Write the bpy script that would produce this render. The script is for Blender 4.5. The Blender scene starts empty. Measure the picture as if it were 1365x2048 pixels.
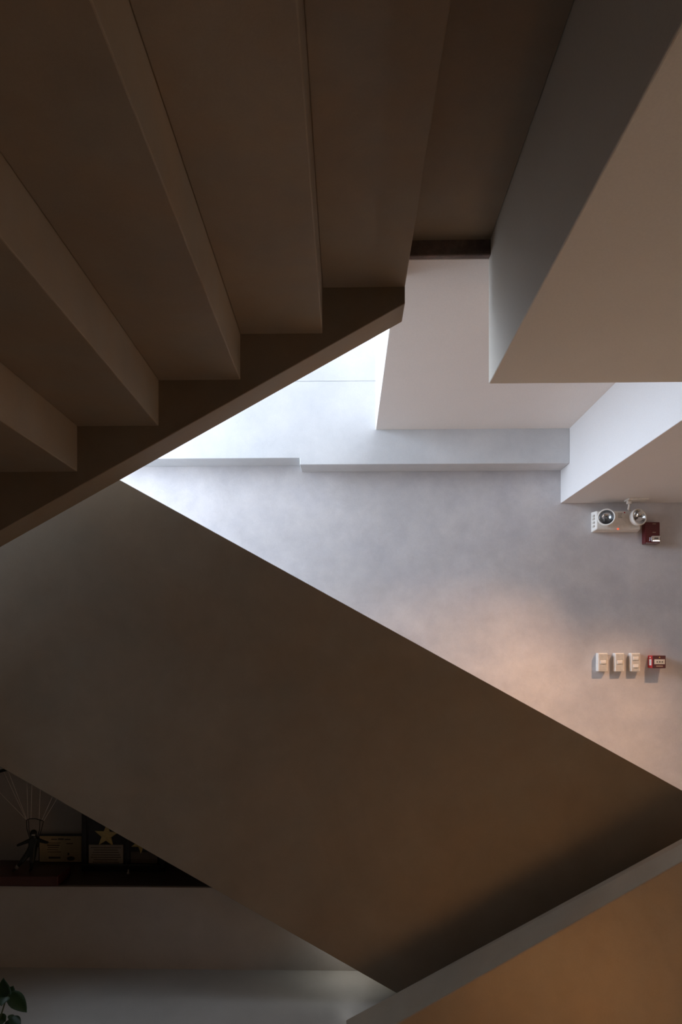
import bpy, bmesh, math, random
from mathutils import Vector, Matrix
random.seed(7)
scene = bpy.context.scene
COL = scene.collection

# ------------------------------------------------------------------ camera model
F = 1300.0; YAW = 0.02; EYE = 1.48
VPX, HOR = 693.0, 1300.0
PPX = VPX - F * math.tan(YAW)
cam_d = bpy.data.cameras.new('camera'); cam = bpy.data.objects.new('camera', cam_d); COL.objects.link(cam)
cam_d.sensor_fit = 'HORIZONTAL'; cam_d.sensor_width = 36.0; cam_d.lens = 36.0 * F / 1365
cam_d.shift_x = (682.5 - PPX) / 1365; cam_d.shift_y = (HOR - 1024) / 1365
cam_d.clip_start = 0.02
cam.location = (0, 0, EYE); cam.rotation_euler = (math.pi / 2, 0, YAW)
scene.camera = cam

def ray(px, py):
    a = (px - PPX) / F
    return Vector((a * math.cos(YAW) - math.sin(YAW), math.cos(YAW) + a * math.sin(YAW), (HOR - py) / F))
def at(px, py, Y):                       # measured photo point on the plane at distance Y -> metres
    d = ray(px, py); return Vector((0, 0, EYE)) + d * (Y / d.y)
def XA(px, Y): return at(px, HOR, Y).x
def ZA(py, Y, px=693): return at(px, py, Y).z

# ------------------------------------------------------------------ materials
def newmat(name):
    m = bpy.data.materials.new(name); m.use_nodes = True
    nt = m.node_tree; b = nt.nodes['Principled BSDF']; return m, nt, b
def plain(name, col, rough=0.5, metal=0.0, emit=None, es=1.0, trans=0.0, coat=0.0):
    m, nt, b = newmat(name)
    n = nt.nodes.new('ShaderNodeTexNoise'); n.inputs['Scale'].default_value = 60; n.inputs['Detail'].default_value = 3
    tc = nt.nodes.new('ShaderNodeTexCoord'); nt.links.new(tc.outputs['Object'], n.inputs['Vector'])
    r = nt.nodes.new('ShaderNodeValToRGB')
    r.color_ramp.elements[0].position = .3; r.color_ramp.elements[1].position = .7
    r.color_ramp.elements[0].color = tuple(c * .93 for c in col) + (1,)
    r.color_ramp.elements[1].color = tuple(min(1, c * 1.05) for c in col) + (1,)
    nt.links.new(n.outputs['Fac'], r.inputs['Fac']); nt.links.new(r.outputs['Color'], b.inputs['Base Color'])
    b.inputs['Roughness'].default_value = rough; b.inputs['Metallic'].default_value = metal
    b.inputs['Transmission Weight'].default_value = trans; b.inputs['Coat Weight'].default_value = coat
    if emit: b.inputs['Emission Color'].default_value = tuple(emit) + (1,); b.inputs['Emission Strength'].default_value = es
    return m
def plaster(name, col, var=0.12, rough=0.6, blotch=1.6, bump=0.12, tint=(1, 1, 1)):
    """hand-trowelled cement plaster: broad clouds, finer mottling, trowel bumps"""
    m, nt, b = newmat(name); N = nt.nodes; L = nt.links
    tc = N.new('ShaderNodeTexCoord')
    def noise(sc, det, rg, dist=0.0):
        n = N.new('ShaderNodeTexNoise'); n.inputs['Scale'].default_value = sc; n.inputs['Detail'].default_value = det
        n.inputs['Roughness'].default_value = rg; n.inputs['Distortion'].default_value = dist
        L.new(tc.outputs['Object'], n.inputs['Vector']); return n
    a = noise(blotch, 5, .6, .6); c = noise(blotch * 6, 6, .65, .3); g = noise(160, 2, .6)
    def mr(n, lo, hi, o0, o1):
        q = N.new('ShaderNodeMapRange'); q.inputs[1].default_value = lo; q.inputs[2].default_value = hi
        q.inputs[3].default_value = o0; q.inputs[4].default_value = o1; L.new(n.outputs['Fac'], q.inputs[0]); return q
    def mul(x, y):
        q = N.new('ShaderNodeMath'); q.operation = 'MULTIPLY'; L.new(x, q.inputs[0]); L.new(y, q.inputs[1]); return q.outputs[0]
    f = mul(mul(mr(a, .3, .7, 1 - var, 1 + var).outputs[0], mr(c, .3, .7, 1 - var * .6, 1 + var * .6).outputs[0]),
            mr(g, .3, .7, .975, 1.025).outputs[0])
    v = N.new('ShaderNodeVectorMath'); v.operation = 'SCALE'
    mix = N.new('ShaderNodeMix'); mix.data_type = 'RGBA'
    mix.inputs[6].default_value = tuple(col) + (1,)
    mix.inputs[7].default_value = tuple(x * t for x, t in zip(col, tint)) + (1,)
    L.new(mr(noise(blotch * 2.3, 4, .6), .35, .65, 0, 1).outputs[0], mix.inputs[0])
    L.new(mix.outputs[2], v.inputs[0]); L.new(f, v.inputs['Scale'])
    L.new(v.outputs[0], b.inputs['Base Color'])
    L.new(mr(c, .3, .7, rough - .08, rough + .1).outputs[0], b.inputs['Roughness'])
    b.inputs['Specular IOR Level'].default_value = .35
    bp = N.new('ShaderNodeBump'); bp.inputs['Strength'].default_value = bump; bp.inputs['Distance'].default_value = .01
    L.new(c.outputs['Fac'], bp.inputs['Height']); L.new(bp.outputs['Normal'], b.inputs['Normal'])
    return m

M = dict(
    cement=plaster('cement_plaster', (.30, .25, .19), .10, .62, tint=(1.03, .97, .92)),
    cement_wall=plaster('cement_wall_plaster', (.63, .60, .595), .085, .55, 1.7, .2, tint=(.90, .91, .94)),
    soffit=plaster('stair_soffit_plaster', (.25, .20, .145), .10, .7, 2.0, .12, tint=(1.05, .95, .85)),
    white=plaster('white_wall_paint', (.76, .735, .72), .015, .6, 1.0, .03),
    beampaint=plaster('off_white_beam_paint', (.66, .60, .51), .025, .6, 1.0, .04),
    brown=plaster('unseen_bounce_brown', (.20, .135, .08), .06, .7, 1.0, .04),  # tone invented for unseen walls, to warm and dim their bounced light
    ceil=plaster('white_ceiling_paint', (.88, .83, .79), .015, .6, 1.0, .03),
    greypaint=plaster('warm_grey_paint', (.50, .46, .42), .03, .65, 1.0, .04),
    upper=plaster('pale_cement_skim', (.66, .66, .665), .05, .6, 2.0, .06, tint=(.93, .94, .95)),
    dark_lip=plaster('dark_cement_edge', (.16, .13, .115), .35, .7, 6, .3, tint=(1.3, 1.1, 1.1)),
    floor=plaster('polished_cement_floor', (.44, .43, .40), .08, .4, 1.5, .06),
    lowwall=plaster('low_wall_plaster', (.50, .465, .43), .07, .6, 2.0, .1),
    ledge=plain('dark_stained_ledge', (.11, .08, .062), .45),
    wplastic=plain('off_white_plastic', (.80, .76, .70), .4),
    wplastic2=plain('ivory_switch_plastic', (.60, .56, .50), .4),
    wrocker=plain('white_rocker_plastic', (.82, .78, .72), .3),
    grey_txt=plain('grey_print', (.30, .27, .24), .6),
    rubber=plain('black_rubber', (.015, .015, .015), .5),
    chrome=plain('mirror_reflector', (.85, .86, .88), .2, 1.0),
    lensglass=plain('clear_lens', (.9, .92, .95), .05, 0, trans=.9),
    bulb=plain('halogen_bulb', (.1, .09, .08), .2),
    led=plain('red_indicator', (.9, .1, .05), .4, emit=(1, .12, .05), es=1.0),
    darkred=plain('deep_red_plastic', (.10, .004, .008), .3, coat=.3),
    red=plain('bright_red_plastic', (.50, .02, .02), .35),
    maroon=plain('maroon_plastic', (.07, .008, .012), .4),
    black=plain('black_lacquer', (.010, .009, .009), .3),
    backing=plain('black_velvet_board', (.018, .017, .018), .9),
    gold=plain('gold_leaf', (.68, .46, .14), .45, .35),
    parchment=plain('aged_certificate_paper', (.60, .49, .30), .7),
    plate=plain('engraved_plate', (.38, .29, .21), .5, .2),
    ink=plain('brown_ink', (.08, .055, .035), .8),
    wood=plain('dark_red_wood', (.075, .022, .016), .35),
    bronze=plain('dark_bronze', (.022, .025, .024), .4, .3),
    steel=plain('steel_tint', (.5, .47, .43), .35, .8),
    line=plain('pale_cord', (.85, .8, .74), .6),
    canopy=plain('black_canopy_cloth', (.02, .03, .022), .7),
    leaf=plain('leaf_green', (.035, .075, .025), .45),
    stem=plain('leaf_stem', (.06, .09, .03), .6),
    pot=plain('charcoal_pot', (.06, .06, .06), .6),
    soil=plain('potting_soil', (.03, .02, .015), .9),
    metal=plain('window_aluminium', (.4, .4, .42), .4, .8),
)
gm, gnt, gb = newmat('skylight_glass')
gt = gnt.nodes.new('ShaderNodeBsdfTransparent'); gl = gnt.nodes.new('ShaderNodeBsdfGlossy'); gx = gnt.nodes.new('ShaderNodeMixShader')
gl.inputs['Roughness'].default_value = .03; gx.inputs[0].default_value = .06; gt.inputs[0].default_value = (.95, .98, 1, 1)
gnt.links.new(gt.outputs[0], gx.inputs[1]); gnt.links.new(gl.outputs[0], gx.inputs[2])
gnt.links.new(gx.outputs[0], gnt.nodes['Material Output'].inputs['Surface']); M['glass'] = gm
M['picglass'] = gm.copy(); M['picglass'].name = 'picture_glass'
for nn_ in M['picglass'].node_tree.nodes:
    if nn_.type == 'MIX_SHADER': nn_.inputs[0].default_value = .02

# ------------------------------------------------------------------ mesh helpers
def obj(name, bm, mat, parent=None, bevel=0.0, smooth=False, seg=2):
    bmesh.ops.recalc_face_normals(bm, faces=bm.faces)
    me = bpy.data.meshes.new(name); bm.to_mesh(me); bm.free(); me.materials.append(M[mat])
    if smooth:
        for p in me.polygons: p.use_smooth = True
    o = bpy.data.objects.new(name, me); COL.objects.link(o)
    if parent:
        o.parent = parent
        o.matrix_parent_inverse = Matrix.Identity(4)
    if bevel:
        md = o.modifiers.new('bevel', 'BEVEL'); md.width = bevel; md.segments = seg; md.limit_method = 'ANGLE'; md.angle_limit = math.radians(40)
    return o
def box(bm, x0, x1, y0, y1, z0, z1):
    vs = [bm.verts.new((x, y, z)) for z in (z0, z1) for y in (y0, y1) for x in (x0, x1)]
    for f in ((0, 1, 3, 2), (4, 6, 7, 5), (0, 4, 5, 1), (2, 3, 7, 6), (0, 2, 6, 4), (1, 5, 7, 3)): bm.faces.new([vs[i] for i in f])
    return vs
def B(*a):
    bm = bmesh.new(); box(bm, *a); return bm
def prism_y(pts, y0, y1, bm=None):          # outline in X-Z, extruded along Y
    bm = bm or bmesh.new()
    a = [bm.verts.new((x, y0, z)) for x, z in pts]; b = [bm.verts.new((x, y1, z)) for x, z in pts]
    bm.faces.new(a); bm.faces.new(b[::-1]); n = len(pts)
    for i in range(n): bm.faces.new((a[i], a[(i + 1) % n], b[(i + 1) % n], b[i]))
    return bm
def tube(bm, pts, r, n=8, r1=None):
    pts = [Vector(p) for p in pts]; rings = []
    for i, p in enumerate(pts):
        d = (pts[min(i + 1, len(pts) - 1)] - pts[max(i - 1, 0)]).normalized()
        u = d.cross(Vector((0, 0, 1)) if abs(d.z) < .9 else Vector((0, 1, 0))).normalized(); v = d.cross(u)
        rr = r if r1 is None else r + (r1 - r) * i / (len(pts) - 1)
        rings.append([bm.verts.new(p + u * math.cos(2 * math.pi * k / n) * rr + v * math.sin(2 * math.pi * k / n) * rr) for k in range(n)])
    for a, b in zip(rings, rings[1:]):
        for k in range(n): bm.faces.new((a[k], a[(k + 1) % n], b[(k + 1) % n], b[k]))
    bm.faces.new(rings[0][::-1]); bm.faces.new(rings[-1]); return bm
def lathe(bm, prof, mat4=None, n=28):       # prof: (radius, height) about local Z
    mat4 = mat4 or Matrix.Identity(4); rings = []
    for r, h in prof:
        if r < 1e-6: rings.append([bm.verts.new(mat4 @ Vector((0, 0, h)))])
        else: rings.append([bm.verts.new(mat4 @ Vector((r * math.cos(2 * math.pi * k / n), r * math.sin(2 * math.pi * k / n), h))) for k in range(n)])
    for a, b in zip(rings, rings[1:]):
        for k in range(n):
            q = [a[k % len(a)], a[(k + 1) % len(a)], b[(k + 1) % len(b)], b[k % len(b)]]; q2 = []
            for t in q:
                if t not in q2: q2.append(t)
            if len(q2) > 2: bm.faces.new(q2)
    return bm
def facing(p, d):                           # local Z looks along d from p
    return Matrix.Translation(p) @ Vector(d).to_track_quat('Z', 'Y').to_matrix().to_4x4()
def thing(name, label, cat, loc=(0, 0, 0), group=None):
    o = bpy.data.objects.new(name, None); COL.objects.link(o); o.location = loc; o.empty_display_size = .1
    o['label'] = label; o['category'] = cat
    if group: o['group'] = group
    return o
def tag(o, label, cat, group=None):
    o['label'] = label; o['category'] = cat
    if group: o['group'] = group
    return o
def struct(name, bm, mat, bevel=0.0, label=None):
    o = obj(name, bm, mat, None, bevel); o['kind'] = 'structure'
    if label: o['label'] = label; o['category'] = 'building'
    return o
def sh(bm, t):                              # into the local frame of a thing at t
    bmesh.ops.translate(bm, verts=bm.verts, vec=-Vector(t.location)); return bm
def part(name, bm, mat, t, bevel=0.0, smooth=False, label=None, parent=None):
    o = obj(name, sh(bm, t), mat, parent or t, bevel, smooth)
    if label: o['label'] = label
    return o

# ------------------------------------------------------------------ key dimensions (metres)
YS = 2.40                     # front of the upper flight's edge beam
YF = 2.72                     # front of the middle flight's parapet
YW, YU = 4.46, 4.28           # rear wall, thicker wall above it
XL, XR, YB = -2.95, 3.6, -2.2  # room
ZTOP = 4.9
x_end = XA(810.5, YS)
run = (x_end - XA(155, YS)) / 4
z_s0 = ZA(575, YS, 730)
rise = (z_s0 - ZA(944, YS, 80)) / 4
z_land = z_s0 + rise
z_pink = ZA(858, YU, 940)
x_well = XA(752, YU)
x_bulk = XA(1140, YU)
z_bulk = ZA(1006, YW, 1240)
x_box = XA(978, 2.43); z_box = ZA(768, 2.43, 978)

# ------------------------------------------------------------------ setting
struct('floor', B(XL, XR, YB, YW + .15, -.15, 0), 'floor')
struct('wall_back', B(XL, XR, YW, YW + .15, 0, ZTOP), 'cement_wall')
LY0, LY1, LZ0, LZ1 = -.9, 1.3, .15, 1.5
WY0, WY1, WZ0, WZ1 = 1.5, 4.40, 2.0, 4.3
bm = bmesh.new(); box(bm, XL - .15, XL, YB, LY0, 0, ZTOP); box(bm, XL - .15, XL, LY0, LY1, 0, LZ0); box(bm, XL - .15, XL, LY0, LY1, LZ1, ZTOP)
box(bm, XL - .15, XL, LY1, WY0, 0, ZTOP); box(bm, XL - .15, XL, WY0, WY1, 0, WZ0); box(bm, XL - .15, XL, WY0, WY1, WZ1, ZTOP); box(bm, XL - .15, XL, WY1, YW + .15, 0, ZTOP)
struct('wall_left', bm, 'brown')
bm = bmesh.new()
for y in (WY0, (WY0 + WY1) / 2 - .02, WY1 - .04): box(bm, XL - .12, XL - .07, y, y + .04, WZ0, WZ1)
for z in (WZ0, WZ1 - .04): box(bm, XL - .12, XL - .07, WY0, WY1, z, z + .04)
w2 = bmesh.new()
for y in (LY0, (LY0 + LY1) / 2 - .02, LY1 - .04): box(w2, XL - .12, XL - .07, y, y + .04, LZ0, LZ1)
for z in (LZ0, LZ1 - .04): box(w2, XL - .12, XL - .07, LY0, LY1, z, z + .04)
w2 = struct('fill_window', w2, 'metal')  # unseen window, added as a setting for the left fill light
obj('fill_window_back', B(XL - .14, XL - .13, LY0, LY1, LZ0, LZ1), 'white', w2)  # added backing behind the left fill light, never in view
w = struct('window_1', bm, 'metal')
obj('glass_pane', B(XL - .098, XL - .092, WY0, WY1, WZ0, WZ1), 'glass', w)
RY0, RY1, RZ0, RZ1 = .9, 2.35, 0.02, 2.1
bm = bmesh.new(); box(bm, XR, XR + .15, YB, RY0, 0, ZTOP); box(bm, XR, XR + .15, RY1, YW + .15, 0, ZTOP); box(bm, XR, XR + .15, RY0, RY1, RZ1, ZTOP)
struct('wall_right', bm, 'brown')
bm = bmesh.new(); box(bm, XR - .01, XR + .16, RY0, RY0 + .05, 0, RZ1); box(bm, XR - .01, XR + .16, RY1 - .05, RY1, 0, RZ1); box(bm, XR - .01, XR + .16, RY0 + .05, RY1 - .05, RZ1 - .05, RZ1)
w = struct('fill_door', bm, 'wplastic')  # unseen door frame, added to hold the right fill light
obj('fill_door_back', B(XR + .11, XR + .15, RY0 + .05, RY1 - .05, .002, RZ1 - .05), 'white', w)  # added panel behind the right fill light, out of view

struct('wall_front', B(XL, XR, YB - .15, YB, 0, ZTOP), 'brown')
xs = XA(600, YU)
bm = bmesh.new()
zl, zr = ZA(917, YU, 450), ZA(928, YU, 860); zj = ZA(762, YU, 700)
prism_y([(XL, zl), (xs, zl), (xs, zr), (x_bulk, zr), (x_bulk, z_pink + .3), (x_well + .2, zj), (XL, zj)], YU, YW, bm)
struct('wall_upper', bm, 'upper', .004)
struct('wall_upper_skim', B(XL, x_well + .02, YU - .002, YW, zj, ZTOP), 'upper', .003)
# white ceiling between the stairwell and the bulkhead; its raised left edge walls the light shaft
struct('ceiling', B(x_well, x_bulk + .05, 2.42, YU + .02, z_pink, ZTOP), 'ceil', .003)
struct('ceiling_bulkhead', B(x_bulk, XR, 2.40, YW, z_bulk, ZTOP), 'white', .003)
struct('ceiling_beam', B(x_box, XR, YB, 2.43, z_box, ZTOP), 'beampaint', .004)
struct('ceiling_rear', B(XL, x_box, YB, .60, 3.05, ZTOP), 'brown')
# landing soffit and its dark edge
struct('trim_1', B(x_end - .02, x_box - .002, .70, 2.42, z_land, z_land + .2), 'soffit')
struct('trim_2', B(x_end + .01, x_box, 2.395, 2.42, z_pink, z_land + .2), 'dark_lip', .004)
struct('ceiling_roof', B(XL, XR, YB - .15, YW + .15, ZTOP, ZTOP + .12), 'white')
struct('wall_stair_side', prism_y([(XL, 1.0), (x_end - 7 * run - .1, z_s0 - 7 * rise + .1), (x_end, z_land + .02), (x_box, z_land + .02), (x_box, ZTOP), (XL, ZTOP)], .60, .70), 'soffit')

# ------------------------------------------------------------------ upper flight
t = thing('stair_flight', 'overhead concrete stair flight with stepped brown underside, rising to the right', 'staircase', (x_end, YS, z_land))
NST = 7
for k in range(NST):
    xr = x_end - k * run; xl = xr - run; zb = z_s0 - k * rise
    # one step: slab under the tread with the riser rising at its left end down to the step below
    pts = [(xl, zb), (xr, zb), (xr, zb + rise + .02), (xl - .0, zb + rise + .02)]
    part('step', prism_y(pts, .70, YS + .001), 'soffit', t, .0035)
m = rise / run
zb0 = ZA(607, YS, 811)
xA, xB = x_end - NST * run - .3, x_end
def zl_(x): return zb0 - (xB - x) * (zb0 - ZA(1062, YS, 0)) / (xB - XA(0, YS))
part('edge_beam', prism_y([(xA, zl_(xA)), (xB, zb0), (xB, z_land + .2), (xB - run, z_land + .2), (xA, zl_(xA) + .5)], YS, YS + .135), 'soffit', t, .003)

part('unseen_guard', prism_y([(xA, zl_(xA) + .3), (xB, zb0 + .3), (xB, zb0 + .80), (xA, zl_(xA) + .80)], YS + .02, YS + .12), 'cement', t, .004)  # unseen guard, added and sized to confine daylight glow on the middle parapet

# left landing between the flights
ZLAND = z_s0 - NST * rise + rise
tl = thing('stair_landing', 'concrete landing joining the flights beyond the left edge', 'landing', (xA, YS, ZLAND))
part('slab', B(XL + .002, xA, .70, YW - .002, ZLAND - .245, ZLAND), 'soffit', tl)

# ------------------------------------------------------------------ middle flight
pt0, pt1 = at(240, 960, YF), at(1365, 1581, YF)
pb0, pb1 = at(0, 1534, YF), at(793, 1986, YF)
st = (pt1.z - pt0.z) / (pt1.x - pt0.x); sb = (pb1.z - pb0.z) / (pb1.x - pb0.x)
zt = lambda x: pt0.z + (x - pt0.x) * st
zb_ = lambda x: pb0.z + (x - pb0.x) * sb
XM = xA + .002; xe = 1.9; xfl = pb0.x + (0 - pb0.z) / sb
tm = thing('stair_flight', 'broad smooth stair flight wall descending to the right across the middle', 'staircase', (xe, YF, 0))
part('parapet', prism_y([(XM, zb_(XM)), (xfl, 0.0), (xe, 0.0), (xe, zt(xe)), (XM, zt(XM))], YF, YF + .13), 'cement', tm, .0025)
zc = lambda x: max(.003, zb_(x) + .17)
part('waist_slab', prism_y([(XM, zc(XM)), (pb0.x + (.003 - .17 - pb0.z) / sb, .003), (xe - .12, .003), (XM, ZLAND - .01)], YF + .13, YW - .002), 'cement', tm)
n = 10; rm = ZLAND / n
for k in range(n):
    xr = xe - .1 - k * (xe - .1 - XM) / n; xl = xr - (xe - .1 - XM) / n
    z1 = (k + 1) * rm; zlo = max(0.0, z1 - rm - .12)
    part('step', B(xl, xr, YF + .13, YW - .002, z1 - rm * .9, z1), 'floor', tm)

# ------------------------------------------------------------------ lower flight, rising to the right at the front
q0, q1 = at(790, 2049, YS), at(1365, 1722, YS)
sq = (q1.z - q0.z) / (q1.x - q0.x)
zq = lambda x: q0.z + (x - q0.x) * sq
xs0 = q0.x - q0.z / sq
r0, r1 = at(793, 1985, 2.60), at(1365, 1676, 2.60)
zr_ = lambda x: r0.z + (x - r0.x) * (r1.z - r0.z) / (r1.x - r0.x)
xs1 = r0.x - r0.z * (r1.x - r0.x) / (r1.z - r0.z)
tw = thing('stair_flight', 'low sloping stair parapet with a flat grey top at the bottom right', 'staircase', (xs0, YS, 0))
bm = bmesh.new()
a = [bm.verts.new(p) for p in ((xs0, YS, 0), (2.6, YS, 0), (2.6, YS, zq(2.6)))]
b = [bm.verts.new(p) for p in ((xs1, 2.6, 0), (2.6, 2.6, 0), (2.6, 2.6, zr_(2.6)))]
bm.faces.new(a); bm.faces.new(b[::-1])
for i in range(3): bm.faces.new((a[i], a[(i + 1) % 3], b[(i + 1) % 3], b[i]))
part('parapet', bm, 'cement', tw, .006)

# ------------------------------------------------------------------ low wall and display niche under the middle flight
YN, YNB = 3.0, 3.36
z_led = ZA(1774, YN, 200)
soff = lambda x: zb_(x) - .01
xc = pb0.x + (z_led - pb0.z) / sb
struct('wall_low', prism_y([(XL, 0), (xfl + .0, 0), (xc, z_led), (XL, z_led)], YN, YNB), 'lowwall')
struct('wall_niche', prism_y([(XL, z_led), (pb0.x + (z_led - .16 - pb0.z) / sb, z_led), (XM, zb_(XM) + .16), (XL, zb_(XM) + .16)], YNB - .005, YNB + .05), 'lowwall')
lg = obj('display_ledge', prism_y([(XL, z_led), (xc - .02, z_led), (xc - .04, z_led + .006), (XL, z_led + .006)], YN + .002, YNB - .006), 'ledge')
tag(lg, 'dark flat display ledge recessed under the stair flight', 'shelf')
zl0 = z_led + .0062

# ------------------------------------------------------------------ fittings on the rear wall
def rbox(bm, c, d, r=0, seg=1):
    box(bm, c[0] - d[0] / 2, c[0] + d[0] / 2, c[1] - d[1] / 2, c[1] + d[1] / 2, c[2] - d[2] / 2, c[2] + d[2] / 2)
YE = 4.39
e0, e1 = at(1190, 1020, YE), at(1286, 1061.5, YE)
el = thing('emergency_light', 'white twin-head emergency light mounted high on the wall under the bulkhead', 'emergency light', ((e0.x + e1.x) / 2, YW, e1.z))
bm = bmesh.new(); ins = .012
vs_ = box(bm, e0.x, e1.x, YE, YW, e1.z, e0.z)
for v in bm.verts:
    if v.co.y < YW - .01:
        v.co.x += ins if v.co.x < el.location.x else -ins; v.co.z += ins * .8 if v.co.z < e0.z - .05 else -ins * .5
hs = part('housing', bm, 'wplastic', el, .008)
def strips(bm, x0, y, z0, w, h, n, frac=.5):
    for i in range(n):
        z = z0 - h * i / n; ww = w * (1 - .35 * ((i * 37) % 5) / 5)
        box(bm, x0, x0 + ww, y - .0008, y + .0015, z - h / n * frac, z)
bm = bmesh.new(); c = at(1237, 1026, YE); strips(bm, c.x, YE, c.z, .030, .038, 4, .35)
part('printed_marking', bm, 'grey_txt', el)
bm = bmesh.new(); c = at(1250, 1025, YE); rbox(bm, (c.x, YE, c.z), (.008, .002, .008)); part('red_mark', bm, 'red', el)
bm = bmesh.new(); xq = e0.x + .001
for zz in (.03, .055, .08, .10): box(bm, xq, xq + .006, YE + .018, YE + .045, e1.z + zz, e1.z + zz + .012)
part('side_label', bm, 'wplastic2', el)
c = at(1237, 1058, YE); bm = bmesh.new(); lathe(bm, [(0, -.002), (.006, -.002), (.006, .003), (.004, .0055), (0, .006)], facing(c, (0, -1, 0)), 14)
part('indicator_lamp', bm, 'led', el, smooth=True)
for (px, py, d) in ((1214, 1035.5, (-.42, -1, .02)), (1275.5, 1035.5, (.28, -1, .12))):
    c = at(px, py, YE - .035); dv = Vector(d).normalized(); mt = facing(c, dv)
    bm = lathe(bmesh.new(), [(0, -.045), (.018, -.045), (.020, -.03), (.045, -.022), (.055, -.004), (.057, .018), (.054, .024), (.047, .024), (.047, .012)], mt, 40)
    hd = part('lamp_head', bm, 'wplastic', el, smooth=True)
    bm = lathe(bmesh.new(), [(.047, .020), (.040, .004), (.028, -.010), (.012, -.016), (0, -.017)], mt, 36)
    part('reflector', bm, 'chrome', el, smooth=True, parent=hd)
    bm = lathe(bmesh.new(), [(0, .004), (.006, .002), (.0085, -.004), (.0085, -.016), (0, -.016)], mt, 16)
    part('bulb', bm, 'bulb', el, smooth=True, parent=hd)
    bm = lathe(bmesh.new(), [(.0472, .018), (.035, .0225), (.018, .0245), (0, .025)], mt, 36)
    part('lens', bm, 'glass', el, smooth=True, parent=hd)
    bm = tube(bmesh.new(), [c - dv * .03, Vector((c.x, YE + .01, c.z))], .012, 12); part('swivel', bm, 'wplastic', el, smooth=True)

# ceiling outlet with its plug and cord
xo0, xo1 = XA(1254, 4.34), XA(1294, 4.34)
oc = thing('ceiling_outlet', 'small white power outlet on the bulkhead underside above the emergency light', 'outlet', ((xo0 + xo1) / 2, 4.34, z_bulk))
part('cover_plate', B(xo0, xo1, 4.30, 4.38, z_bulk - .012, z_bulk), 'wplastic', oc, .003)
bm = bmesh.new(); xp = XA(1259, 4.34); box(bm, xp - .014, xp + .014, 4.325, 4.355, z_bulk - .034, z_bulk - .012); part('plug', bm, 'wplastic', oc, .004)
xt = XA(1262, 4.40)
cd = obj('power_cord', tube(bmesh.new(), [(xp, 4.34, z_bulk - .03), (xp + .001, 4.342, z_bulk - .045), (xp + .004, 4.36, z_bulk - .062), (xt, 4.405, e0.z - .002)], .0065, 10), 'wplastic', smooth=True)
tag(cd, 'short white cord hanging from the ceiling outlet down to the emergency light', 'cord')

# red sounder-strobe
YR = 4.41
a0, a1 = at(1291, 1044, YR), at(1321, 1087, YR)
al = thing('fire_alarm_strobe', 'dark red fire alarm strobe half behind the emergency light', 'fire alarm', ((a0.x + a1.x) / 2, YW, a1.z))
part('housing', B(a0.x, a1.x, YR, YW + .002, a1.z, a0.z), 'darkred', al, .006)
s0, s1 = at(1301, 1072, YR), at(1320, 1084, YR)
bm = B(s0.x, s1.x, YR - .022, YR, s1.z, s0.z); part('strobe_lens', bm, 'chrome', al, .008)
bm = bmesh.new(); rbox(bm, ((s0.x + s1.x) / 2, YR - .022, (s0.z + s1.z) / 2), (.026, .004, .010)); part('flash_tube', bm, 'bulb', al)
bm = bmesh.new(); c = at(1306, 1047, YR); box(bm, c.x, c.x + .022, YR - .001, YR + .001, c.z - .005, c.z); part('printed_marking', bm, 'plate', al); c = at(1306, 1064, YR); bm = bmesh.new(); box(bm, c.x, c.x + .022, YR - .001, YR + .001, c.z - .005, c.z)
part('printed_marking', bm, 'plate', al)

# light switches
YSW = YW - .042
def switch(px0, px1, rockers, label, zt_=1306, zb2=1343):
    p0, p1 = at(px0, zt_, YSW), at(px1, zb2, YSW); cx = (p0.x + p1.x) / 2; cz = (p0.z + p1.z) / 2
    s = thing('light_switch', label, 'light switch', (cx, YW, cz), 'light switches beside the red call point')
    w_, h_ = p1.x - p0.x, p0.z - p1.z
    part('plate', B(p0.x, p1.x, YSW, YW, p1.z, p0.z), 'wplastic', s, .004)
    part('insert', B(cx - w_ * .40, cx + w_ * .40, YSW - .0015, YSW + .001, cz - h_ * .44, cz + h_ * .44), 'wplastic2', s, .0015)
    for dz in rockers:
        part('rocker', B(cx - w_ * .30, cx + w_ * .30, YSW - .007, YSW, cz + dz - .011, cz + dz + .011), 'wrocker', s, .003)
    return s
switch(1197, 1216.5, (0,), 'white single-rocker wall switch, leftmost in the row and farthest from the call point')
switch(1231, 1249.5, (0,), 'white single-rocker wall switch in the middle, left of the two-rocker switch')
switch(1263, 1281.5, (.026, -.026), 'white wall switch with two rockers stacked, next to the red call point')

# break-glass call point
YC = YW - .075
c0, c1 = at(1307, 1311, YC), at(1332, 1336.5, YC)
cp = thing('fire_call_point', 'red break-glass fire call point box at the right of the light switches', 'fire call point', ((c0.x + c1.x) / 2, YW, c1.z))
hz = (c0.z + c1.z) / 2; cx = (c0.x + c1.x) / 2
part('box', B(c0.x, c1.x, YC + .01, YW + .002, c1.z, c0.z), 'red', cp, .003)
fc = part('front_cover', B(c0.x, c1.x, YC - .004, YC + .0105, c1.z, c0.z), 'maroon', cp, .003)
part('break_panel', B(c0.x + .007, c1.x - .007, YC - .006, YC - .003, hz - .015, hz + .017), 'wplastic2', cp, parent=fc)
bm = bmesh.new(); y = YC - .0068
lathe(bm, [(0, 0), (.0055, 0), (.0055, .001), (0, .001)], facing((cx, y, hz), (0, -1, 0)), 14)
for s in (-1, 1):
    prism_y([(cx + s * .010, hz), (cx + s * .019, hz + .006), (cx + s * .019, hz - .006)], y - .001, y + .001, bm)
    box(bm, cx + s * .019 - .003, cx + s * .019 + .003, y - .001, y + .001, hz - .002, hz + .002)
part('arrow_marks', bm, 'bulb', cp, parent=fc)
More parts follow.
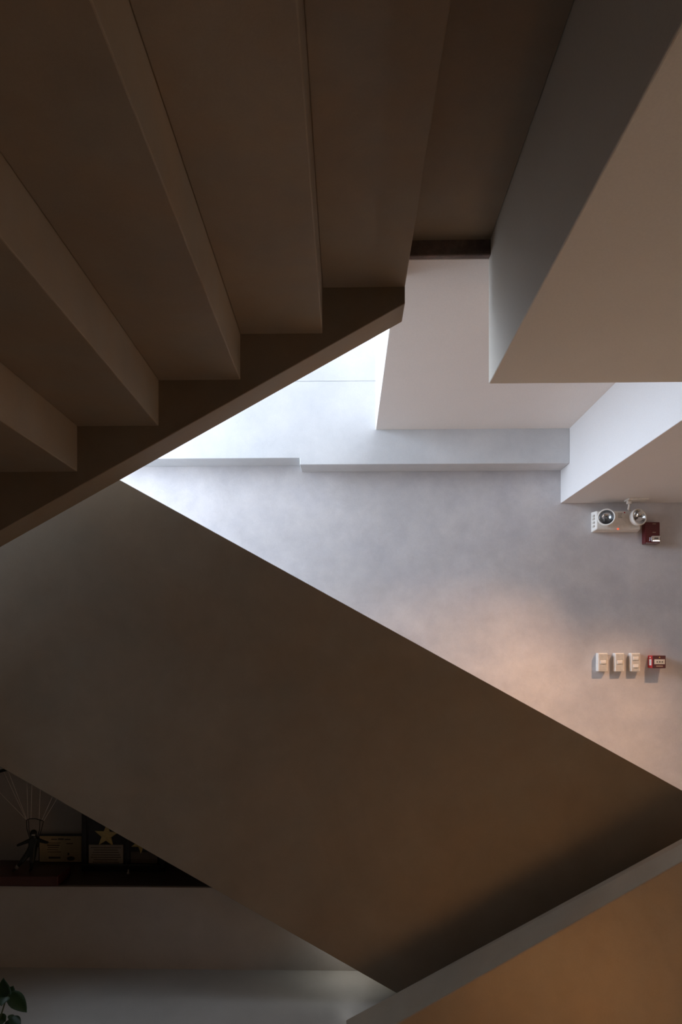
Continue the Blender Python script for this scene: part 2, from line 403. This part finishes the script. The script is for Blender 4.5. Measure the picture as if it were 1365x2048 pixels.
bm = bmesh.new(); box(bm, cx - .022, cx + .022, YC - .0046, YC - .003, hz - .032, hz - .025); part('printed_marking', bm, 'plate', cp, parent=fc)
bm = lathe(bmesh.new(), [(0, .001), (.004, .001), (.004, -.001), (0, -.001)], facing((cx, YC - .0045, hz + .030), (0, -1, 0)), 12); part('indicator_lamp', bm, 'gold', cp, parent=fc)
part('side_label', B(c0.x - .0012, c0.x + .001, YC + .022, YC + .055, hz - .024, hz + .017), 'wrocker', cp)
bm = bmesh.new(); box(bm, c0.x - .0012, c0.x + .001, YC + .034, YC + .046, hz + .024, hz + .034); part('side_mark', bm, 'wrocker', cp)

# ------------------------------------------------------------------ things on the display ledge
def star(bm, cx, cz, R, y, th, rot=0, r_=.40):
    pts = [((R if i % 2 == 0 else R * r_) * math.sin(i * math.pi / 5 + rot), (R if i % 2 == 0 else R * r_) * math.cos(i * math.pi / 5 + rot)) for i in range(10)]
    a = [bm.verts.new((cx + x, y, cz + z)) for x, z in pts]; b = [bm.verts.new((cx + x, y + th, cz + z)) for x, z in pts]
    f = bm.verts.new((cx, y - th * .8, cz))
    for i in range(10):
        bm.faces.new((a[i], a[(i + 1) % 10], f)); bm.faces.new((a[i], a[(i + 1) % 10], b[(i + 1) % 10], b[i]))
    bm.faces.new(b)
YA = 3.19
f0, f1 = at(163, 1746, YA), at(329, 1746, YA); H = .345
aw = thing('award_frame', 'black glazed award frame with two gold stars on the dark ledge', 'framed award', ((f0.x + f1.x) / 2, YA, zl0))
bm = bmesh.new(); bt = .024; zz0, zz1 = zl0, zl0 + H
box(bm, f0.x, f1.x, YA, YA + .03, zz0, zz0 + .036); box(bm, f0.x, f1.x, YA, YA + .03, zz1 - bt, zz1)
box(bm, f0.x, f0.x + bt, YA, YA + .03, zz0 + .036, zz1 - bt); box(bm, f1.x - bt, f1.x, YA, YA + .03, zz0 + .036, zz1 - bt)
part('frame', bm, 'black', aw, .003)
part('backing_board', B(f0.x + .01, f1.x - .01, YA + .022, YA + .029, zz0 + .01, zz1 - .01), 'backing', aw)
xd = XA(252, YA); part('divider', B(xd - .005, xd + .005, YA + .006, YA + .022, zz0 + .036, zz1 - bt), 'black', aw)
for (sx, sz, rr, rot, p0x, p0y, p1x, p1y) in ((213, 1671, .062, 0.06, 178, 1689, 247, 1729), (282, 1687, .05, math.pi, 262, 1704, 315, 1730)):
    c = at(sx, sz, YA + .018); bm = bmesh.new(); star(bm, c.x, c.z, rr, YA + .016, .006, rot); part('gold_star', bm, 'gold', aw)
    if sx < 250:
        q0_, q1_ = at(p0x, p0y, YA + .018), at(p1x, p1y, YA + .018)
        pl = part('inscribed_plate', B(q0_.x, q1_.x, YA + .014, YA + .021, q1_.z, q0_.z), 'plate', aw, .001)
        bm = bmesh.new(); w_ = q1_.x - q0_.x
        for i in range(7):
            z = q0_.z - .012 - i * .012; a_ = .06 + .12 * ((i * 3) % 4) / 4; box(bm, q0_.x + w_ * a_, q1_.x - w_ * a_, YA + .0133, YA + .0145, z - .0035, z)
        part('inscription', bm, 'ink', aw, parent=pl)
    else:
        q0_, q1_ = at(p0x, p0y, YA + .018), at(p1x, p1y, YA + .018)
        part('inscribed_plate', B(q0_.x, q1_.x, YA + .016, YA + .021, q1_.z, q0_.z), 'ink', aw, .001)
part('glazing', B(f0.x + bt - .004, f1.x - bt + .004, YA + .004, YA + .006, zz0 + .03, zz1 - bt + .004), 'picglass', aw)
c = at(257, 1730, YA - .03)
mm = obj('miniature_figure', lathe(bmesh.new(), [(0, 0), (.008, 0), (.007, .006), (.003, .012), (.0045, .017), (.002, .022), (0, .024)], Matrix.Translation((c.x, YA - .03, zl0 + .0)), 12), 'steel', smooth=True)
tag(mm, 'tiny pale figurine standing in front of the star award frame', 'figurine')

YP = 3.315
g0, g1 = at(79, 1672, YP), at(163, 1672, YP)
ce = thing('framed_certificate', 'small yellowed certificate standing between the parachutist trophy and the black frame', 'certificate', ((g0.x + g1.x) / 2, YP, zl0))
part('frame', B(g0.x - .006, g1.x + .008, YP + .002, YP + .016, zl0, g0.z + .008), 'black', ce, .002)
pp_ = part('paper', B(g0.x, g1.x, YP, YP + .003, zl0 + .006, g0.z), 'parchment', ce)
bm = bmesh.new(); W_ = g1.x - g0.x
def tl_(bm, x0, x1, z, h): box(bm, g0.x + W_ * x0, g0.x + W_ * x1, YP - .0006, YP + .001, g0.z - z - h, g0.z - z)
tl_(bm, .28, .42, .014, .005); tl_(bm, .44, .58, .012, .006); tl_(bm, .60, .74, .014, .005)
tl_(bm, .20, .50, .034, .003); tl_(bm, .18, .48, .044, .006); tl_(bm, .20, .46, .056, .004); tl_(bm, .64, .80, .036, .004)
tl_(bm, .18, .44, .068, .003); tl_(bm, .20, .52, .080, .003); tl_(bm, .22, .50, .106, .010)
part('writing', bm, 'ink', ce, parent=pp_)
c = at(142, 1717, YP); bm = lathe(bmesh.new(), [(0, .001), (.020, .001), (.020, -.001), (0, -.001)], facing((c.x, YP, c.z), (0, -1, 0)) @ Matrix.Diagonal((1, .55, 1, 1)), 20); part('stamp', bm, 'ink', ce, parent=pp_)
c = at(137, 1708, YP); bm = B(c.x - .004, c.x + .004, YP - .0006, YP + .001, c.z - .006, c.z + .006); part('emblem', bm, 'ink', ce, parent=pp_)

# parachutist trophy
xb = XA(115, 2.985); zb1 = zl0 + .046
tr = thing('parachutist_trophy', 'dark bronze parachutist figure with corded canopy on a red-brown wooden base', 'trophy', (xb - .25, 3.06, zl0))
part('base', B(-1.72, xb, 2.985, 3.135, zl0, zb1), 'wood', tr, .004)
YJ = 3.055
def J(px, py, dy=0): p = at(px, py, YJ + dy); return p - Vector(tr.location)
J0 = {'pelvis': (J(62, 1703), .016), 'waist': (J(65, 1694), .014), 'chest': (J(67, 1682), .019), 'neck': (J(68, 1674), .008),
      'head': (J(67, 1668, -.006), .012), 'crown': (J(67, 1662, -.006), .010),
      'ls': (J(59, 1681), .009), 'le': (J(47, 1686, -.01), .0065), 'lh': (J(37, 1690, -.02), .0055), 'lf': (J(33, 1692, -.024), .004),
      'rs': (J(75, 1679), .009), 're': (J(86, 1683, -.01), .0065), 'rh': (J(94, 1685, -.02), .0055), 'rf': (J(97, 1685, -.024), .004),
      'lhip': (J(56, 1708), .013), 'lk': (J(44, 1722, -.02), .0095), 'la': (J(31, 1741, -.005), .006), 'lt': (J(24, 1746, -.022), .005),
      'rhip': (J(66, 1710), .013), 'rk': (J(64, 1724, -.014), .0095), 'ra': (J(63, 1741, .004), .006), 'rt': (J(59, 1746, -.014), .005)}
zbase = zb1 - tr.location.z
for k_ in ('lt', 'rt'): J0[k_][0].z = zbase + .0045
for k_ in ('la', 'ra'): J0[k_][0].z = zbase + .012
E = [('pelvis', 'waist'), ('waist', 'chest'), ('chest', 'neck'), ('neck', 'head'), ('head', 'crown'), ('chest', 'ls'), ('ls', 'le'), ('le', 'lh'), ('lh', 'lf'),
     ('chest', 'rs'), ('rs', 're'), ('re', 'rh'), ('rh', 'rf'), ('pelvis', 'lhip'), ('lhip', 'lk'), ('lk', 'la'), ('la', 'lt'), ('pelvis', 'rhip'), ('rhip', 'rk'), ('rk', 'ra'), ('ra', 'rt')]
names = list(J0); me = bpy.data.meshes.new('body')
me.from_pydata([J0[k_][0] for k_ in names], [(names.index(a), names.index(b)) for a, b in E], []); me.materials.append(M['bronze'])
bo = bpy.data.objects.new('body', me); COL.objects.link(bo); bo.parent = tr
sk = bo.modifiers.new('skin', 'SKIN'); sk.use_smooth_shade = True
for i, k_ in enumerate(names): me.skin_vertices[0].data[i].radius = (J0[k_][1] * 1.25,) * 2
me.skin_vertices[0].data[0].use_root = True
ss = bo.modifiers.new('sub', 'SUBSURF'); ss.levels = 2; ss.render_levels = 2
bm = lathe(bmesh.new(), [(.0145, -.004), (.0155, .004), (.013, .012), (.007, .017), (0, .018)], Matrix.Translation(at(67, 1667, YJ - .005)), 20); part('helmet', bm, 'bronze', tr, smooth=True)
bm = bmesh.new(); c = at(67, 1670, YJ - .019); rbox(bm, c, (.018, .004, .007)); part('goggles', bm, 'steel', tr, .002)
bm = bmesh.new(); c = at(71, 1684, YJ + .014); rbox(bm, c, (.034, .022, .05)); part('pack', bm, 'bronze', tr, .006)
bm = bmesh.new()
R4 = [at(53, 1640, YJ), at(60, 1637.5, YJ), at(72, 1637.5, YJ), at(87, 1642, YJ)]
tube(bm, R4, .0022, 8)
tube(bm, [at(53, 1640, YJ), at(54, 1658, YJ), at(60, 1678, YJ)], .002, 8); tube(bm, [at(87, 1642, YJ), at(83, 1660, YJ), at(76, 1677, YJ)], .002, 8)
tube(bm, [at(57, 1640, YJ + .02), at(58, 1660, YJ + .015), at(62, 1678, YJ + .01)], .0018, 8); tube(bm, [at(80, 1640, YJ + .02), at(79, 1660, YJ + .015), at(74, 1677, YJ + .01)], .0018, 8)
part('harness', bm, 'bronze', tr, smooth=True)
bm = lathe(bmesh.new(), [(0, -.011), (.0078, -.011), (.0085, 0), (.0078, .011), (0, .011)], facing(at(35, 1733, YJ - .013), at(31, 1741, YJ) - at(40, 1726, YJ)), 12); part('shin_guard', bm, 'steel', tr, smooth=True)
# canopy arc (mostly hidden behind the stair wall) and cords
C0 = at(4, 1552, YJ)
def can(s):                        # s -1..1 across the arc
    return Vector((at(64, 1545, YJ).x + s * .21, YJ, at(64, 1532, YJ).z - .052 * s * s))
sl = sb
def canp(s, y):                    # point across the chord of the arc
    p = can(s); return Vector((p.x, y, p.z))
bm = bmesh.new(); n_ = 16; rows = []
for y, dz in ((YJ - .055, -.004), (YJ - .03, .006), (YJ, .009), (YJ + .03, .006), (YJ + .055, -.004)):
    rows.append([bm.verts.new(canp(-1 + 2 * i / n_, y) + Vector((0, 0, dz))) for i in range(n_ + 1)])
for a, b in zip(rows, rows[1:]):
    for i in range(n_): bm.faces.new((a[i], a[i + 1], b[i + 1], b[i]))
bmesh.ops.solidify(bm, geom=bm.faces[:], thickness=.010)
part('canopy', bm, 'canopy', tr, smooth=True)
for (fx, fy, s, dy) in ((53, 1640, -.95, -.04), (53, 1640, -.75, .04), (54, 1640, -.45, -.04), (56, 1639, -.22, .04), (62, 1638, -.08, .04), (78, 1638, .30, -.04), (84, 1640, .65, .04), (87, 1642, .92, -.03)):
    part('cord', tube(bmesh.new(), [at(fx, fy, YJ), canp(s, YJ + dy) + Vector((0, 0, -.004))], .0012, 6), 'line', tr)

# ------------------------------------------------------------------ potted plant at the lower left
px_, py_ = XA(-22, 2.0), 2.0
pt_ = thing('potted_plant', 'green leafy potted plant at the bottom left corner in front of the low wall', 'plant', (px_, py_, 0))
part('pot', lathe(bmesh.new(), [(0, 0), (.075, 0), (.105, .17), (.112, .175), (.112, .19), (.100, .19), (.098, .16), (0, .16)], Matrix.Translation((px_, py_, 0)), 32), 'pot', pt_, smooth=True)
part('soil', lathe(bmesh.new(), [(0, .168), (.06, .17), (.099, .165), (.097, .155), (0, .155)], Matrix.Translation((px_, py_, 0)), 24), 'soil', pt_, smooth=True)
def leaf(bm, b, t_, w, up):
    b, t_ = Vector(b), Vector(t_); ax = t_ - b; L_ = ax.length; ax.normalize(); up = Vector(up).normalized()
    sd = ax.cross(up).normalized(); nn = sd.cross(ax); ns = 8; rr = []
    for i in range(ns + 1):
        u = i / ns; ww = w * (math.sin(math.pi * min(1, u ** .75)) ** .8 if 0 < u < 1 else 0) * .5; mid = b + ax * L_ * u - nn * (.16 * L_ * u * u)
        rr.append([bm.verts.new(mid + sd * ww * k_ + nn * abs(k_) * w * .10) for k_ in (-1, -.5, 0, .5, 1)] if 0 < u < 1 else [bm.verts.new(mid)])
    for a, c_ in zip(rr, rr[1:]):
        for k_ in range(4):
            q = [a[min(k_, len(a) - 1)], a[min(k_ + 1, len(a) - 1)], c_[min(k_ + 1, len(c_) - 1)], c_[min(k_, len(c_) - 1)]]; q2 = []
            for v in q:
                if v not in q2: q2.append(v)
            if len(q2) > 2: bm.faces.new(q2)
lv = bmesh.new(); sm = bmesh.new()
LF = [((18, 1985, 0), (53, 2023, -.02), 26, (0.5, -.8, .5)), ((20, 1985, 0), (28, 2019, .01), 15, (.9, -.5, 0)), ((14, 1996, 0), (4, 1959, -.01), 22, (0, -1, .3)),
      ((16, 1994, .02), (26, 1972, .03), 20, (.2, -1, .3)), ((8, 1998, 0), (-18, 1975, 0), 26, (0, -.9, .5)), ((10, 1994, -.02), (2, 2010, -.05), 22, (.1, -1, .3)),
      ((22, 2036, 0), (40, 2048, -.03), 18, (.2, -.5, 1)), ((18, 2040, 0), (28, 2028, .02), 12, (0, -1, .4)), ((12, 2042, 0), (-14, 2034, -.01), 20, (0, -.6, 1)),
      ((12, 2044, 0), (22, 2072, -.03), 24, (.3, -1, .3)), ((-4, 2000, .02), (-30, 2020, 0), 26, (0, -1, .5)), ((-10, 2060, 0), (-50, 2050, 0), 28, (0, -.7, .8)),
      ((-20, 1990, .05), (-34, 1955, .05), 24, (0, -1, .3)), ((-8, 2080, -.05), (30, 2100, -.09), 30, (.3, -.8, .6)), ((-20, 2080, .05), (-62, 2090, .05), 30, (0, -.7, .7))]
for b, t_, w, up in LF:
    bb = at(b[0], b[1], 2.0 + b[2]); tt = at(t_[0], t_[1], 2.0 + t_[2]); leaf(lv, bb, tt, w / 650 * 1.15, up)
for root, pts in (((-22, 2180), ((-10, 2080), (2, 2030), (12, 1998), (18, 1985))), ((-20, 2180), ((0, 2090), (12, 2044), (22, 2036))), ((-24, 2180), ((-18, 2090), (-14, 2030), (-4, 2000), (8, 1998))), ((-26, 2180), ((-30, 2080), (-24, 2020), (-20, 1990))), ((-22, 2180), ((-14, 2110), (-8, 2080))), ((-24, 2180), ((-22, 2120), (-20, 2080), (-10, 2060)))):
    rt = Vector((px_ + (root[0] + 22) * .001, py_, .165)); tube(sm, [rt] + [at(a_, b_, 2.0) for a_, b_ in pts], .0028, 7, .0016)
bmesh.ops.solidify(lv, geom=lv.faces[:], thickness=.0006)
fo = part('foliage', lv, 'leaf', pt_, smooth=True)
part('stems', sm, 'stem', pt_, smooth=True)


# ------------------------------------------------------------------ light
world = bpy.data.worlds.new('sky'); scene.world = world; world.use_nodes = True
bg = world.node_tree.nodes['Background']; bg.inputs[0].default_value = (.78, .86, 1.0, 1); bg.inputs[1].default_value = 16.4
def area(name, loc, rot, sx, sy, power, col, portal=False):
    l = bpy.data.lights.new(name, 'AREA'); l.shape = 'RECTANGLE'; l.size = sx; l.size_y = sy; l.energy = power; l.color = col
    o = bpy.data.objects.new(name, l); COL.objects.link(o); o.location = loc; o.rotation_euler = rot
    if portal: l.cycles.is_portal = True
    return o
area('window_portal', (XL - .02, (WY0 + WY1) / 2, (WZ0 + WZ1) / 2), (0, -math.pi / 2, 0), WZ1 - WZ0, WY1 - WY0, 1, (1, 1, 1), True)
WARM = (1, .48, .22)
def lamp(name, loc, power, col, r):
    l = bpy.data.lights.new(name, 'POINT'); l.energy = power; l.color = col; l.shadow_soft_size = r
    o = bpy.data.objects.new(name, l); COL.objects.link(o); o.location = loc; return o
def spot(name, loc, target, power, col, ang, blend=.6, r=.04):
    l = bpy.data.lights.new(name, 'SPOT'); l.energy = power; l.color = col; l.spot_size = math.radians(ang); l.spot_blend = blend; l.shadow_soft_size = r
    o = bpy.data.objects.new(name, l); COL.objects.link(o); o.location = loc
    o.rotation_euler = (Vector(target) - Vector(loc)).to_track_quat('-Z', 'Y').to_euler(); return o
spot('downlight', (.95, .92, z_box - .01), (.6, 1.2, 0), 35, WARM, 44)
lamp('low_front_fill', (.85, 1.7, .18), 5.0, (1, .50, .19), .12)  # added low fill for front parapet and soffits; no lamp stands here
spot('passage_downlight', (2.35, 3.6, z_bulk - .01), (.25, 4.1, .8), 225, (1, .56, .30), 58, 1.0)
spot('passage_downlight', (2.3, 3.55, z_bulk - .01), (1.35, 3.9, .1), 190, (1, .56, .30), 80, 1.0)
lamp('understair_fill', (.02, 2.93, .20), .5, (1, .98, .93), .05)  # added fill brightening the floor under the flight; no fitting there
area('right_fill', (XR + .02, (RY0 + RY1) / 2, 1.05), (0, math.pi / 2, 0), 1.9, 1.3, 13, (1, .72, .50))  # added fill from the right, brightening the stair risers
area('left_fill', (XL - .02, (LY0 + LY1) / 2, .8), (0, -math.pi / 2, 0), 1.3, 1.9, 1.0, (1, .92, .84))  # added fill from the left for floor, low wall and beam face

vs = scene.view_settings
scene.display_settings.display_device = 'sRGB'
vs.view_transform = 'Standard'; vs.look = 'None'; vs.exposure = 0.0; vs.gamma = 1.0; vs.use_curve_mapping = False
